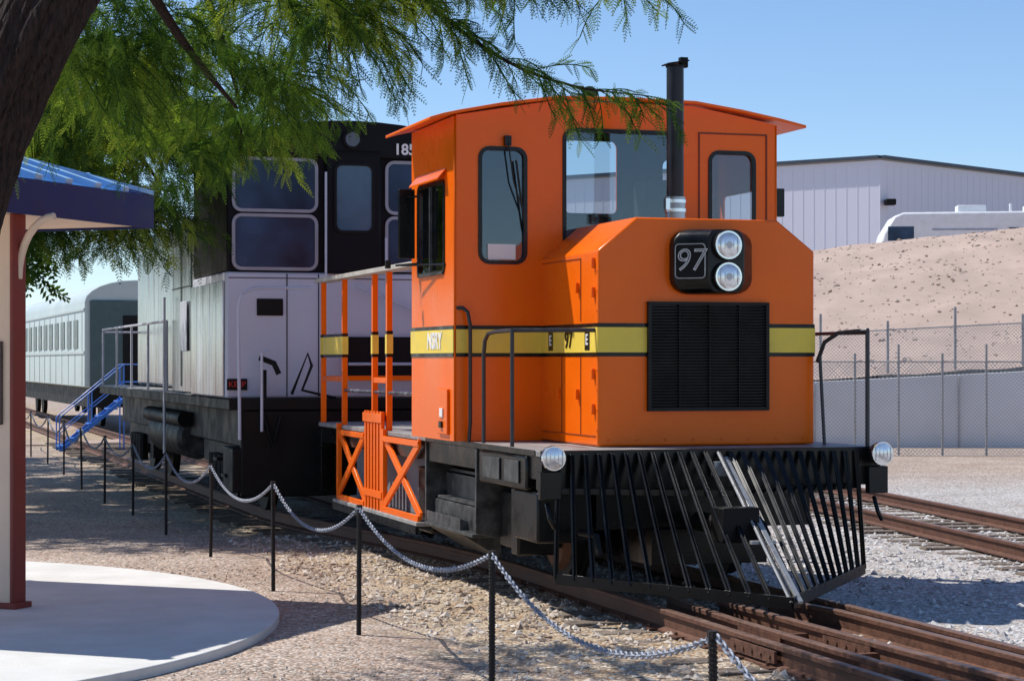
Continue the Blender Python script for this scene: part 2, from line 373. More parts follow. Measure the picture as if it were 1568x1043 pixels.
mb.box((GX0+.031,.567,GZ0),(GX1-.031,.5995,GZ0+.025)); mb.box((GX0+.031,.567,GZ1-.025),(GX1-.031,.5995,GZ1))
mb.obj('radiator_grille',GRB,LO)
hx0,hx1,fx0,fx1=-.135,.60,.13,.42
mb=MB(); prof=rr(0,0,1,1,.24,4); n=len(prof)
def ring(x0,x1,z0,z1,yf):
    return [(x0+p[0]*(x1-x0), yf, z0+p[1]*(z1-z0)) for p in prof]
vs=ring(hx0,hx1,2.53,3.09,.612)+ring(hx0,hx1,2.53,3.09,.52)+ring(fx0-.02,fx1+.02,2.54,3.08,.33)
fs=[tuple(range(2*n,3*n))]+[(i,(i+1)%n,n+(i+1)%n,n+i) for i in range(n)]+[(n+i,n+(i+1)%n,2*n+(i+1)%n,2*n+i) for i in range(n)]
mb.add(vs,fs).obj('headlight_housing',BLK,LO,.008)
for k,z in enumerate((2.945,2.675)):
    cx=.275
    MB().tube([(cx,.40,z),(cx,.285,z)],[.135,.13],24).obj('headlight_barrel_%d'%k,BLK,LO)
    MB().tube([(cx,.30,z),(cx,.272,z)],[.128,.122],24).obj('headlight_ring_%d'%k,CHROME,LO)
    mb=MB(); mb.tube([(cx,.275,z),(cx,.268,z),(cx,.262,z),(cx,.258,z)],[.112,.10,.065,.012],24)
    mb.obj('headlight_lens_%d'%k,LENS,LO)
    mb=MB()
    for j in range(5): mb.tube([(cx-.08+.04*j,.269,z-.07),(cx-.08+.04*j,.2565,z),(cx-.08+.04*j,.269,z+.07)],.003,5)
    mb.tube([(cx,.262,z),(cx,.254,z)],.03,12)
    mb.obj('headlight_flutes_%d'%k,DIG,LO)
p0=Vector((hx0,.52,0));p1=Vector((fx0-.02,.33,0)); d=(p1-p0).normalized(); nn=Vector((d.y,-d.x,0))
ang=math.atan2(d.y,d.x)
cc=(p0+p1)/2+nn*.012+Vector((0,0,2.81))
nb=MB(); nb.prism(rr(-.125,-.14,.125,.14,.03),-.012,.004); nbo=nb.obj('number_board',BLKM,LO); nbo.location=cc; nbo.rotation_euler=(0,0,ang)
nr=panel('number_board_rim',rr(-.135,-.15,.135,.15,.035),[rr(-.127,-.142,.127,.142,.03)],'XZ',0,.024,STEEL,LO); nr.location=cc; nr.rotation_euler=(0,0,ang)
text('number_board_digits','97',.27,cc+nn*.016,(rad(90),0,ang),DIG,LO,shear=.15)
text('number_board_digit_core','97',.27,cc+nn*.0195,(rad(90),0,ang),BLKM,LO,bold=-.010,shear=.15)
mb=MB(); mb.tube([(.157,1.2,3.18),(.157,1.2,4.58)],.078,24); mb.obj('exhaust_stack',mat('stack_dark',(.024,.022,.024),.35,.5,var=.3,scale=6),LO)
MB().tube([(.157,1.2,3.18),(.157,1.2,3.42)],.092,24).obj('stack_sleeve',WORN,LO)
mb=MB()
for z in(3.30,3.38): mb.tube([(.157,1.2,z-.015),(.157,1.2,z+.015)],.099,24)
mb.box((.03,1.1,3.30),(.07,1.16,3.40)); mb.obj('stack_clamps',CHROME,LO)
mb=MB(); mb.tube([(.157,1.2,4.58),(.157,1.2,4.595)],.086,20); mb.obox((.06,1.2,4.60),(.26,1.2,4.635),.17,.012); mb.box((.20,1.17,4.58),(.27,1.23,4.67)); mb.obj('stack_rain_cap',BLKM,LO)
# --- cab shell
FO=[(-1.61,1.225),(1.56,1.225),(1.56,4.22),(.72,4.365),(-.67,4.365),(-1.61,4.20)]
wl=rr(-1.385,2.86,-.95,3.905,.09); wm=rr(-.57,3.0,.56,4.10,.09); wr=rr(.89,2.86,1.344,3.935,.09)
panel('cab_front_wall',FO,[wl,wm,wr],'XZ',2.16,.05,ORANGE,LO)
rw=[rr(-.10,3.42,.50,4.18,.08),rr(.98,3.3,1.4,4.0,.07)]
panel('cab_rear_wall',FO,rw,'XZ',3.62,.04,ORANGE,LO)
panel('cab_rear_lining',[(-1.57,1.3),(1.52,1.3),(1.52,4.16),(.7,4.3),(-.65,4.3),(-1.57,4.14)],rw,'XZ',3.58,.02,DARK,LO)
sw=rr(2.45,2.78,3.38,3.62,.05)
panel('cab_left_wall',[(2.137,1.225),(3.64,1.225),(3.64,4.19),(2.137,4.19)],[sw],'YZ',-1.6225,.024,ORANGE,LO)
panel('cab_left_lining',[(2.19,1.3),(3.56,1.3),(3.56,4.14),(2.19,4.14)],[sw],'YZ',-1.595,.014,DARK,LO)
panel('cab_right_wall',[(2.137,1.225),(3.64,1.225),(3.64,4.21),(2.137,4.21)],[rr(2.45,2.78,3.38,3.62,.05)],'YZ',1.5725,.024,ORANGE,LO)
def gasket(nm,x0,z0,x1,z1,r,pl,c,th,w=.035,m=BLK):
    panel(nm,rr(x0-w*.5,z0-w*.5,x1+w*.5,z1+w*.5,r+w*.5),[rr(x0+w*.5,z0+w*.5,x1-w*.5,z1-w*.5,max(.01,r-w*.5))],pl,c,th,m,LO)
gasket('window_gasket_left',-1.385,2.86,-.95,3.905,.09,'XZ',2.133,.022)
gasket('window_gasket_mid',-.57,3.0,.56,4.10,.09,'XZ',2.133,.022)
gasket('window_gasket_right',.89,2.86,1.344,3.935,.09,'XZ',2.133,.022)
gasket('rear_gasket',-.10,3.42,.50,4.18,.08,'XZ',3.565,.02)
gasket('side_gasket',2.45,2.78,3.38,3.62,.05,'YZ',-1.638,.02,.04)
for nm,pg in(('l',rr(-1.38,2.865,-.955,3.9,.085)),('m',rr(-.565,3.005,.555,4.095,.085)),('r',rr(.895,2.865,1.339,3.93,.085))):
    panel('window_glass_'+nm,pg,[],'XZ',2.155,.006,GLASS,LO)
panel('side_glass',rr(2.455,2.785,3.375,3.615,.05),[],'YZ',-1.62,.006,GLASS,LO)
mb=MB(); mb.box((-1.655,2.9,2.8),(-1.63,2.925,3.6)); mb.box((-1.655,2.47,2.76),(-1.63,3.36,2.785)); mb.obj('side_window_bars',GREYM,LO)
mb=MB(); mb.add([(-1.636,2.38,3.74),(-1.636,3.42,3.74),(-1.72,3.42,3.645),(-1.72,2.38,3.645),(-1.636,2.38,3.725),(-1.636,3.42,3.725),(-1.72,3.42,3.63),(-1.72,2.38,3.63)],[(0,1,2,3),(4,5,6,7),(0,1,5,4),(1,2,6,5),(2,3,7,6),(3,0,4,7)]).obj('side_sun_visor',ORANGE,LO)
mb=MB(); mb.box((-1.5,2.2,1.24),(1.5,3.55,1.28)); mb.box((-.75,2.25,1.28),(1.2,2.7,2.75)); mb.box((.62,3.1,1.28),(.9,3.5,3.75)); mb.box((.55,2.95,2.9),(.95,3.2,3.35)); mb.box((-1.2,2.9,1.28),(-.7,3.3,2.3)); mb.box((-1.2,3.2,2.3),(-.7,3.3,2.95)); mb.obj('cab_interior',DARK,LO,.03)
MB().box((.72,2.94,3.0),(.80,2.949,3.08)).obj('gauge',mat('gauge_red',(.35,.04,.03),.4),LO)
MB().box((-1.31,2.139,2.885),(-1.04,2.146,3.03)).obj('window_label',LBL,LO,.004)
mb=MB(); mb.tube([(-1.13,2.12,3.98),(-1.13,2.08,3.95),(-1.08,2.08,3.6),(-.99,2.10,3.35)],.008,6); mb.tube([(-1.05,2.10,3.80),(-.96,2.11,3.15)],.01,6); mb.box((-1.16,2.08,3.93),(-1.10,2.134,4.02)); mb.obj('wiper',BLK,LO)
mb=MB()
for a,b in(((.77,2.127,2.3),(.785,2.134,4.12)),((1.465,2.127,2.3),(1.48,2.134,4.12)),((.785,2.127,4.105),(1.465,2.134,4.12))): mb.box(a,b)
mb.obj('front_door_frame',SEAM,LO)
top=[(-1.88,4.165),(-1.75,4.205),(-1.6,4.24),(-1.2,4.32),(-.67,4.40),(0,4.415),(.72,4.405),(1.2,4.34),(1.6,4.27),(1.86,4.215)]
bot=[(x,z-.028) for x,z in reversed(top)]
MB().prism(top+bot,2.06,3.72).obj('cab_roof',ORANGE,LO,.006)
mb=MB(); mb.tube([(-.15,2.9,4.41),(-.15,2.9,4.5)],.03,10); mb.tube([(-.15,3.1,4.5),(-.15,2.7,4.5),(-.15,2.6,4.5)],[.03,.04,.08],12); mb.obj('roof_horn',BLK,LO)
mb=MB()
hr=[(-1.50,2.10,1.23),(-1.50,2.06,1.4),(-1.50,2.06,2.28),(-1.52,2.07,2.40),(-1.56,2.1,2.44),(-1.6,2.14,2.44)]
mb.tube(hr,.018,8)
mb.tube([(-1.45,1.8,1.22),(-1.45,1.8,2.02),(-1.45,1.76,2.14),(-1.45,1.66,2.2),(-1.45,1.45,2.215),(-1.45,.95,2.22),(-1.12,.8,2.22),(-.80,.66,2.22)],.019,8)
mb.tube([(-1.45,.95,1.22),(-1.45,.95,2.22)],.019,8)
mb.tube([(1.24,.55,1.95),(1.26,.45,2.12),(1.32,.3,2.2),(1.45,0.03,2.22),(1.47,.03,2.22)],.019,8); mb.tube([(1.46,.03,2.22),(1.46,.03,1.22)],.02,8); mb.tube([(1.24,.50,2.0),(1.26,.45,1.22)],.016,8)
mb.tube([(1.46,.03,2.2),(1.46,1.9,2.2),(1.46,1.9,1.22)],.019,8)
mb.obj('deck_handrails',PIPE,LO)
MB().box((-1.66,2.28,1.28),(-1.636,2.62,1.70)).obj('side_hatch',ORANGE,LO,.006)
MB().box((-1.672,2.4,1.44),(-1.6605,2.5,1.52)).obj('hatch_label',LBL,LO); MB().box((-1.68,2.42,1.34),(-1.6605,2.5,1.40)).obj('hatch_latch',BLK,LO)
mb=MB(); mb.box((-1.82,3.42,2.95),(-1.66,3.47,3.62)); mb.tube([(-1.64,3.4,3.55),(-1.8,3.45,3.55)],.012,6); mb.tube([(-1.64,3.4,2.9),(-1.85,3.45,2.88)],.012,6); mb.tube([(-1.64,2.4,2.85),(-1.8,3.4,2.88)],.012,6); mb.box((-1.95,3.42,2.85),(-1.9,3.47,2.93)); mb.obj('side_mirror_board',BLK,LO,.01)
mb=MB(); mb.box((1.60,2.25,3.35),(1.72,2.33,3.62)); mb.tube([(1.56,2.3,3.5),(1.66,2.3,3.5)],.015); mb.obj('right_mirror',BLK,LO,.01)
R90=(rad(90),0,0); RL=(rad(90),0,rad(-90))
text('stripe_number','97',.21,(-.801,1.35,2.137),RL,BLK,LO,bold=.004)
for v in(1.85,.86):
    MB().box((-.801,v-.06,2.05),(-.7975,v+.06,2.225)).obj('emblem_patch_%d'%int(v*10),BLK,LO)
    text('emblem_%d'%int(v*10),'E',.13,(-.803,v,2.137),RL,LBL,LO,bold=.003)
text('side_letters','NSRY',.21,(-1.649,2.75,2.137),RL,LBL,LO,bold=.007)
# --- underframe
mb=MB(); mb.box((-1.5,.02,1.17),(1.55,3.64,1.22)); mb.box((-1.5,3.645,1.17),(1.55,8.6,1.22)); mb.obj('deck_plate',PLATE,LO,.006)
mb=MB()
mb.box((-1.505,-.02,.90),(1.555,.0185,1.224)); mb.box((-1.5,.02,.90),(1.55,.14,1.168)); mb.box((-1.48,.15,.98),(-1.38,8.6,1.168)); mb.box((1.43,.15,.98),(1.53,8.6,1.168)); mb.box((-1.5,8.45,.35),(1.55,8.6,1.165))
mb.box((-.95,.2,.55),(1.0,8.4,1.166)); mb.box((-.5,.1,.25),(.55,8.2,.55)); mb.box((-1.508,.15,1.172),(-1.502,3.6,1.222))
mb.obj('underframe',BLK,LO,.008)
mb=MB(); mb.box((-1.51,.38,.88),(-1.0,1.75,1.165)); mb.box((-1.47,.2,.45),(-1.0,.85,.87)); mb.box((-1.40,.95,.28),(-1.05,1.15,.87)); mb.box((-1.42,3.7,.25),(-.9,4.2,.9)); mb.box((-1.3,1.2,.30),(-1.0,1.8,.80)); mb.obj('side_boxes',BLK,LO,.02)
mb=MB(); mb.box((-1.525,.55,.93),(-1.512,.95,1.12)); mb.box((-1.525,1.1,.93),(-1.512,1.6,1.12)); mb.obj('side_box_doors',GREYM,LO,.005)
mb=MB()
mb.add([(-1.5,1.90,1.165),(-1.5,1.92,.40),(-1.05,1.92,.30),(-1.05,1.90,1.165),(-1.5,1.86,1.165),(-1.5,1.88,.40),(-1.05,1.88,.30),(-1.05,1.86,1.165)],[(0,1,2,3),(4,7,6,5),(0,4,5,1),(1,5,6,2),(2,6,7,3),(3,7,4,0)])
mb.box((-1.5,3.6,.35),(-1.05,3.64,1.165)); mb.box((-1.07,1.93,.35),(-1.04,3.59,1.16))
for z,d in((.88,.25),(.62,.12),(.36,0)): mb.box((-1.52+d,1.93,z),(-1.08,3.59,z+.03))
mb.box((-1.30,1.93,.64),(-1.28,3.59,.87)); mb.box((-1.42,1.93,.39),(-1.40,3.59,.615))
mb.prism([(-1.5,.50),(-1.5,.36),(-1.1,.12),(-1.1,.36)],2.4,3.58).obj('cab_steps',GREYM,LO,.004)
mb=MB()
for v in(1.6,6.6):
    for s in(-1,1):
        c=.03+s*.75
        mb.tube([(c-s*.07,v,.42),(c-s*.03,v,.42),(c-s*.028,v,.42),(c+s*.07,v,.42)],[.46,.45,.425,.42],32); mb.tube([(c+s*.07,v,.42),(c+s*.14,v,.42)],[.12,.1],14)
        mb.box((c+s*.16-.1,v-.22,.3),(c+s*.16+.1,v+.22,.75))
    mb.tube([(-.7,v,.42),(.75,v,.42)],.09,12)
mb.obj('wheels',BLKM,LO)
MB().tube([(-.76,1.6,.42),(-.852,1.6,.42)],[.36,.30],28).obj('wheel_face',RUST,LO)
for k,u in enumerate((-1.45,1.50)):
    z=1.17
    MB().tube([(u,-.021,z),(u,-.12,z),(u,-.16,z)],[.07,.10,.105],20).obj('corner_lamp_body_%d'%k,BLK,LO)
    MB().tube([(u,-.158,z),(u,-.178,z)],[.105,.10],20).obj('corner_lamp_ring_%d'%k,CHROME,LO)
    MB().tube([(u,-.178,z),(u,-.186,z),(u,-.190,z)],[.092,.06,.01],20).obj('corner_lamp_lens_%d'%k,LENS,LO)
    mb=MB()
    for j in range(5): mb.tube([(u-.07+.035*j,-.182,z-.06),(u-.07+.035*j,-.191,z),(u-.07+.035*j,-.182,z+.06)],.0025,5)
    mb.obj('corner_lamp_flutes_%d'%k,DIG,LO)
    mb=MB(); mb.box((u-.09,-.1,.83),(u+.09,-.022,1.06)); mb.tube([(u-.02,-.05,.8),(u-.02,-.12,.68),(u+.03,-.1,.6)],.02,8); mb.obj('corner_bracket_%d'%k,BLK,LO,.01)
# --- cowcatcher
Lb=Vector((-1.41,-.10,.19));Rb=Vector((1.36,-.10,.19));Ap=Vector((.03,-1.50,.10))
mb=MB(); ms=MB(); NB=12
for side in(0,1):
    E=Lb if side==0 else Rb
    nrm=Vector((-.7,-.7,.1)) if side==0 else Vector((.7,-.7,.1))
    for i in range(NB+1):
        t=i/NB
        bt=E.lerp(Ap,t); tu=(E.x+( .05-E.x)*t)*(.97); tp=Vector((tu,-.04,1.19))
        if side==1 and i==NB: continue
        if i==NB: ms.obox(bt,tp,.02,.045,up=nrm)
        else: mb.obox(bt,tp,.016,.06 if side==0 else .04,up=nrm)
        mb.obox(bt,tp,.042,.012,up=nrm)
    mb.obox(E,Ap,.03,.09,up=(0,0,1))
    m0=E.lerp(Vector((E.x,-.04,1.17)),.72)
    m1=Ap.lerp(Vector((.05,-.04,1.17)),.72)
    mb.obox(m0+Vector((0,.05,0)),m1+Vector((0,.05,0)),.02,.05)
ms.obox(Ap+Vector((.07,0,0)),Vector((.10,-.05,1.15)),.045,.025,up=(0,-1,.2))
ms.box((-.03,-.12,1.0),(.13,-.05,1.12))
ms.box((-.05,-.93,.50),(.16,-.88,.53))
mb.obj('cowcatcher_bars',BLK,LO,.002); ms.obj('cowcatcher_nose_bar',STEEL,LO,.003)
mb=MB(); mb.tube([(-1.15,.05,.55),(-1.15,-.35,.55),(-1.15,-.42,.4)],.03,8); mb.tube([(-.1,.05,.62),(-.1,-.55,.62)],.08,10); mb.box((-.22,-.75,.5),(.1,-.5,.78)); mb.obj('coupler_and_hose',BLKM,LO,.02)
# --- rear deck railing
mo=MB(); my=MB(); mk=MB()
PV=[8.5,7.36,5.89,5.25,4.05]
for v in PV:
    mo.box((-1.49,v-.03,1.22),(-1.43,v+.03,2.90)); my.box((-1.495,v-.035,2.035),(-1.425,v+.035,2.24)); mk.box((-1.4935,v-.0335,2.0),(-1.4265,v+.0335,2.275))
    mo.box((1.45,v-.035,1.22),(1.52,v+.035,2.90))
mo.box((-1.485,7.40,1.72),(-1.45,8.46,1.78)); my.box((-1.485,7.405,2.035),(-1.455,8.455,2.24)); mk.box((-1.483,7.405,2.0),(-1.457,8.455,2.275))
mo.box((-1.42,8.47,1.72),(1.44,8.53,1.78)); mo.box((-1.485,5.3,1.72),(-1.45,5.85,1.78))
mo.obj('rear_railing_posts',ORANGE,LO,.005); my.obj('railing_yellow_band',YEL,LO); mk.obj('railing_band_edges',BLK,LO)
MB().box((-1.56,3.75,2.90),(-1.38,8.58,2.95)).obj('rear_top_rail',mat('pale_rail',(.50,.46,.40),.6,dirt=.4),LO,.005)
mb=MB(); mb.tube([(-1.46,3.65,1.62),(-1.46,7.36,1.62)],.02,8); mb.obj('rear_mid_rail',WORN,LO)
mo=MB(); G=-1.52
def bar(v0,z0,v1,z1,w=.09,t=.03,x=G): mo.obox((x,v0,z0),(x,v1,z1),t,w,up=(0,0,1))
for v0,v1 in((7.36,6.05),(5.2,3.72)):
    bar(v0,1.15,v1,.42); bar(v0,.42,v1,1.15,x=G-.012); bar(v0,1.14,v1,1.14,.06,x=G-.02); bar(v0,.40,v1,.40,.06,x=G-.02)
    mo.box((G-.03,v0-.04,.38),(G+.02,v0+.04,1.24))
for i in range(6):
    v=5.28+.14*i; mo.box((G-.03,v-.04,.36),(G+.01,v+.03,1.42))
mo.box((G-.04,5.2,1.30),(G-.031,6.05,1.40)); mo.box((G-.04,5.2,.5),(G-.031,6.05,.58))
mo.obj('side_gate_panel',ORANGE,LO,.004)
MB().box((-1.58,3.68,.33),(-1.0,7.45,.37)).obj('low_walkway',PLATE,LO,.005)
MB().box((-1.30,4.25,.38),(-1.27,7.42,1.16)).obj('gate_back_panel',mat('grey_blue_panel',(.20,.215,.25),.6,dirt=.3),LO)
MB().box((-1.585,3.68,.25),(-1.56,7.45,.328)).obj('walkway_edge',BLK,LO)

# ------------------------------------------------------------------ BLACK/SILVER DIESEL
LD=empty('black_silver_diesel_locomotive',(1.67,17.2,0),A)
C=-.93; F=9.3
CB=mat('cab_black',(.006,.006,.008),.5,var=.2,spec=.15)
MB().box((C-1.58,F,1.50),(C+1.58,F+2.7,3.06)).obj('cab_lower',SILV,LD,.03)
MB().box((C-1.57,F+.005,3.062),(C+1.57,F+2.69,4.56)).obj('cab_upper',CB,LD,.03)
arc=[(C+1.66*math.cos(t),4.50+.46*math.sin(t)) for t in [math.pi*i/16 for i in range(17)]]
MB().prism(arc,F-.1,F+2.8).obj('cab_roof',CB,LD,.02)
def ring_(nm,x0,z0,x1,z1,r,c,w,m):
    panel(nm,rr(x0,z0,x1,z1,r),[rr(x0+w,z0+w,x1-w,z1-w,max(.02,r-w))],'XZ',c,.03,m,LD)
for k,(a,b) in enumerate(((-2.44,-1.36),(-.50,.58))):
    ring_('window_frame_lo_%d'%k,a,3.08,b,3.78,.12,F-.012,.04,FRM); panel('window_glass_lo_%d'%k,rr(a+.03,3.11,b-.03,3.75,.1),[],'XZ',F-.006,.01,DGLASS,LD)
    ring_('window_frame_hi_%d'%k,a,3.80,b,4.48,.12,F-.012,.04,FRM); panel('window_glass_hi_%d'%k,rr(a+.03,3.83,b-.03,4.45,.1),[],'XZ',F-.006,.01,DGLASS,LD)
MB().box((-1.27,F-.10,3.05),(-.57,F-.001,4.62)).obj('nose_door',CB,LD,.03)
panel('door_glass',rr(-1.15,3.58,-.69,4.40,.09),[],'XZ',F-.105,.01,mat('blue_grey_glass',(.08,.14,.20),.15,spec=.25),LD)
ring_('door_window_frame',-1.18,3.55,-.66,4.43,.11,F-.112,.035,BLKM)
text('road_number','1855',.19,(-.22,F-.115,4.61),R90,LBL,LD,bold=.005)
MB().tube([(-.95,F-.11,4.72),(-.95,F-.15,4.72)],.12,20).obj('cab_headlight_body',BLKM,LD)
MB().tube([(-.95,F-.151,4.72),(-.95,F-.158,4.72)],.09,20).obj('cab_headlight_lens',mat('dull_lens',(.10,.11,.13),.3,.5),LD)
MB().box((-1.0,F-.11,1.75),(.64,F-.001,2.26)).obj('front_dark_band',CB,LD,.01)
MB().box((-2.13,F-.02,2.52),(-1.80,F-.002,2.73)).obj('front_vent',BLKM,LD,.01)
MB().box((-2.5,F-.02,1.60),(-2.25,F-.002,1.74)).obj('keep_off_sign',BLKM,LD); text('sign_text','KEEP',.10,(-2.375,F-.025,1.67),R90,mat('sign_red',(.6,.03,.03),.5),LD)
mb=MB()
for u in(-1.75,-1.35): mb.box((u-.006,F-.006,1.52),(u+.006,F-.001,3.04))
mb.box((-2.48,F-.006,2.98),(.6,F-.001,2.99)); mb.obj('front_panel_seams',BLKM,LD)
mw=MB()
mw.tube([(-2.40,F-.35,1.0),(-2.42,F-.35,2.6),(-2.38,F-.35,2.78),(-2.2,F-.30,2.85),(-1.5,F-.25,2.86)],.02,8)
mw.tube([(-2.14,F-.4,1.1),(-2.14,F-.4,2.05),(-2.05,F-.35,2.1)],.018,8)
mw.tube([(-1.3,F-.2,1.8),(-1.3,F-.2,4.3)],.015,6); mw.tube([(-.52,F-.15,2.3),(-.52,F-.15,3.5)],.015,6)
mw.tube([(-.9,F-.12,2.9),(.6,F-.12,2.3)],.018,6); mw.tube([(-1.0,F-.14,1.92),(.6,F-.14,1.92)],.02,6)
mw.obj('front_grab_irons',SILV,LD)
mb=MB(); mb.tube([(-2.16,F-.35,2.0),(-1.98,F-.35,1.93),(-1.92,F-.35,1.8)],.035,8); mb.tube([(-2.1,F-.3,1.85),(-2.1,F-.3,1.5)],.04,8); mb.tube([(-1.75,F-.3,1.55),(-1.55,F-.3,2.05),(-1.5,F-.3,1.9),(-1.62,F-.3,1.6),(-1.2,F-.3,1.5)],.02,8); mb.tube([(-2.1,F-.35,1.3),(-2.0,F-.4,.9),(-1.9,F-.4,1.3)],.03,8); mb.obj('front_hoses',BLKM,LD)
MB().box((C-1.6,F-.35,1.36),(C+1.6,F+14,1.495)).obj('platform_sill',BLKM,LD,.01)
MB().box((C-1.58,F+2.8,1.496),(C-1.0,F+14,1.51)).obj('walkway_plate',PLATE,LD)
mb=MB(); mb.box((C-1.45,F-.33,.30),(C+1.45,F-.22,1.355)); mb.box((C-1.2,F,.85),(C+1.2,F+13.8,1.355)); mb.box((C-1.55,F-.3,.35),(C-1.1,F+.4,.9)); mb.obj('pilot_and_frame',BLKM,LD,.02)
mb=MB()
for i in range(5): mb.box((C-1.585,F+.1+i*.52,1.52),(C-1.605,F+.1+i*.52+.5,2.95))
mb.obj('cab_side_panels',WORN,LD,.006)
MB().box((C-1.50,F+2.72,1.50),(C-.9,F+5.2,3.9)).obj('side_equipment_cabinet',WORN,LD,.03)
MB().box((C-1.0,F+2.71,1.50),(C+1.0,F+13.2,4.2)).obj('long_hood',WORN,LD,.08)
mb=MB()
for i in range(12): mb.box((C-1.06,F+5.6,1.9+i*.18),(C-1.001,F+7.2,1.98+i*.18))
mb.obj('hood_louvres',BLKM,LD)
mb=MB()
for v in(3.3,4.25): mb.box((C-1.512,F+v,1.6),(C-1.502,F+v+.012,3.8))
mb.box((C-1.512,F+2.75,3.0),(C-1.502,F+5.15,3.012)); mb.obj('cabinet_seams',BLKM,LD)
MB().box((C-1.53,F+3.6,2.1),(C-1.515,F+4.2,2.8)).obj('cabinet_panel',SILV,LD,.01)
mb=MB(); x=C-1.55
mb.tube([(x,F+5.4,2.55),(x,F+13.9,2.55)],.02,6)
for v in(5.4,7.5,9.6,11.7,13.9): mb.tube([(x,F+v,1.49),(x,F+v,2.55)],.02,6)
mb.tube([(x,F+13.9,2.5),(C+1.5,F+13.9,2.5)],.02,6); mb.tube([(x-.05,F+5.3,.6),(x-.05,F+5.3,2.9)],.02,6)
mb.obj('walkway_handrails',SILV,LD)
mb=MB()
for v0 in(1.6,10.3):
    for dv in(0,2.2):
        for s in(-1,1):
            c=C+s*.75; mb.tube([(c-s*.06,F+v0+dv,.5),(c+s*.07,F+v0+dv,.5)],.5,24); mb.box((C+s*1.0-.12,F+v0+dv-.2,.3),(C+s*1.0+.12,F+v0+dv+.2,.75))
    mb.box((C-1.15,F+v0-.6,.55),(C-.95,F+v0+2.8,.85)); mb.box((C+.95,F+v0-.6,.55),(C+1.15,F+v0+2.8,.85))
    for k in range(4): mb.tube([(C-1.2,F+v0+.5+k*.35,.25),(C-1.2,F+v0+.5+k*.35,.7)],.09,10)
mb.tube([(C-1.05,F+5.6,.82),(C-1.05,F+8.8,.82)],.33,18); mb.tube([(C-1.3,F+5.2,1.1),(C-1.3,F+9.2,1.1)],.12,12)
for v in(.4,1.0): mb.box((C-1.58,F+v-.3,.4+v*.3),(C-1.3,F+v,.44+v*.3))
mb.obj('trucks_and_tanks',BLKM,LD)
MB().tube([(C-1.05,F+5.55,.82),(C-1.05,F+5.6,.82)],[.26,.33],18).obj('air_tank_end',GREYM,LD)

# ------------------------------------------------------------------ passenger car & blue stairs
PC=empty('passenger_rail_car',(-11.05,60.5,0),rad(18.5))
arc=[(1.5,1.2),(1.5,3.7)]+[(1.5*math.cos(t),3.7+.65*math.sin(t)) for t in [math.pi*i/12 for i in range(1,12)]]+[(-1.5,3.7),(-1.5,1.2)]
MB().prism(arc,0.02,24).obj('car_body',CARW,PC,.03)
MB().box((-1.35,-.05,1.2),(1.35,.015,3.75)).obj('car_end',CARD,PC,.03)
MB().box((-.4,-.09,1.25),(.4,-.052,3.3)).obj('car_end_door',BLKM,PC,.02)
mb=MB()
for i in range(12): mb.box((-1.52,1.6+i*1.8,2.35),(-1.502,2.7+i*1.8,3.2))
mb.obj('car_windows',mat('car_glass',(.10,.13,.13),.35,spec=.3),PC)
mb=MB(); mb.box((-1.53,0.05,2.18),(-1.502,24,2.26)); mb.box((-1.53,0.05,3.45),(-1.502,24,3.52))
for i in range(13): mb.box((-1.515,.6+i*1.8,1.25),(-1.503,.65+i*1.8,3.4))
mb.obj('car_trim',CARW,PC)
mb=MB(); mb.box((-1.3,.4,.6),(1.3,23.6,1.19))
for v in(2,4.4,19,21.4):
    for s in(-.75,.75): mb.tube([(s-.07,v,.46),(s+.07,v,.46)],.46,18)
mb.obj('car_underframe',BLKM,PC)
BS=empty('boarding_stairs',(-10.0,50,-.2),rad(18)); BS.scale=(.85,.85,.85)
mb=MB()
for s in(-.45,.45):
    mb.obox((-1.2,s,.0),(.6,s,1.45),.06,.10); mb.tube([(-1.2,s,.0),(-1.2,s,.95),(.6,s,2.45),(1.5,s,2.45),(1.5,s,0)],.02,8); mb.tube([(-.3,s,.7),(-.3,s,1.7)],.02,6); mb.tube([(.6,s,0),(.6,s,2.45)],.02,8); mb.tube([(-1.2,s,.5),(.6,s,1.95),(1.5,s,1.95)],.016,6)
for i in range(7): mb.box((-1.2+i*.27,-.45,.12+i*.21),(-.92+i*.27,.45,.16+i*.21))
mb.box((.6,-.48,1.42),(1.55,.48,1.48)); mb.obj('stair_frame',BSTAIR,BS)

# ------------------------------------------------------------------ kiosk / shelter
K=empty('picnic_shelter',(-5.93,17.9,-.13),rad(-22))
z0=3.60; ZA=4.25
mb=MB(); E=[(-2,-2),(2,-2),(2,2),(-2,2)]
mb.add([(x,y,z0) for x,y in E]+[(0,0,ZA)],[(0,1,4),(1,2,4),(2,3,4),(3,0,4)]); mb.obj('roof_panels',BLUE,K,smooth=False)
mb=MB()
for k in range(4):
    a=Vector((*E[k],z0));b=Vector((*E[(k+1)%4],z0))
    for i in range(1,9):
        t=i/9; p=a.lerp(b,t); tt=min(t,1-t)*2
        mid=(a+b)/2; inward=(Vector((0,0,ZA))-mid); q=p+inward*tt
        mb.obox(p+Vector((0,0,.03)),q+Vector((0,0,.03)),.10,.06)
    mb.obox(a+Vector((0,0,.03)),Vector((0,0,ZA+.03)),.16,.04)
mb.obj('roof_ribs',BLUE2,K)
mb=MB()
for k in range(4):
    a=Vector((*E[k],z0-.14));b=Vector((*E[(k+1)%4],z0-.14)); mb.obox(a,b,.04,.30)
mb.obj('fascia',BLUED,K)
MB().box((-1.96,-1.96,z0-.27),(1.96,1.96,z0-.23)).obj('soffit',CREAM,K)
mb=MB(); mr_=MB()
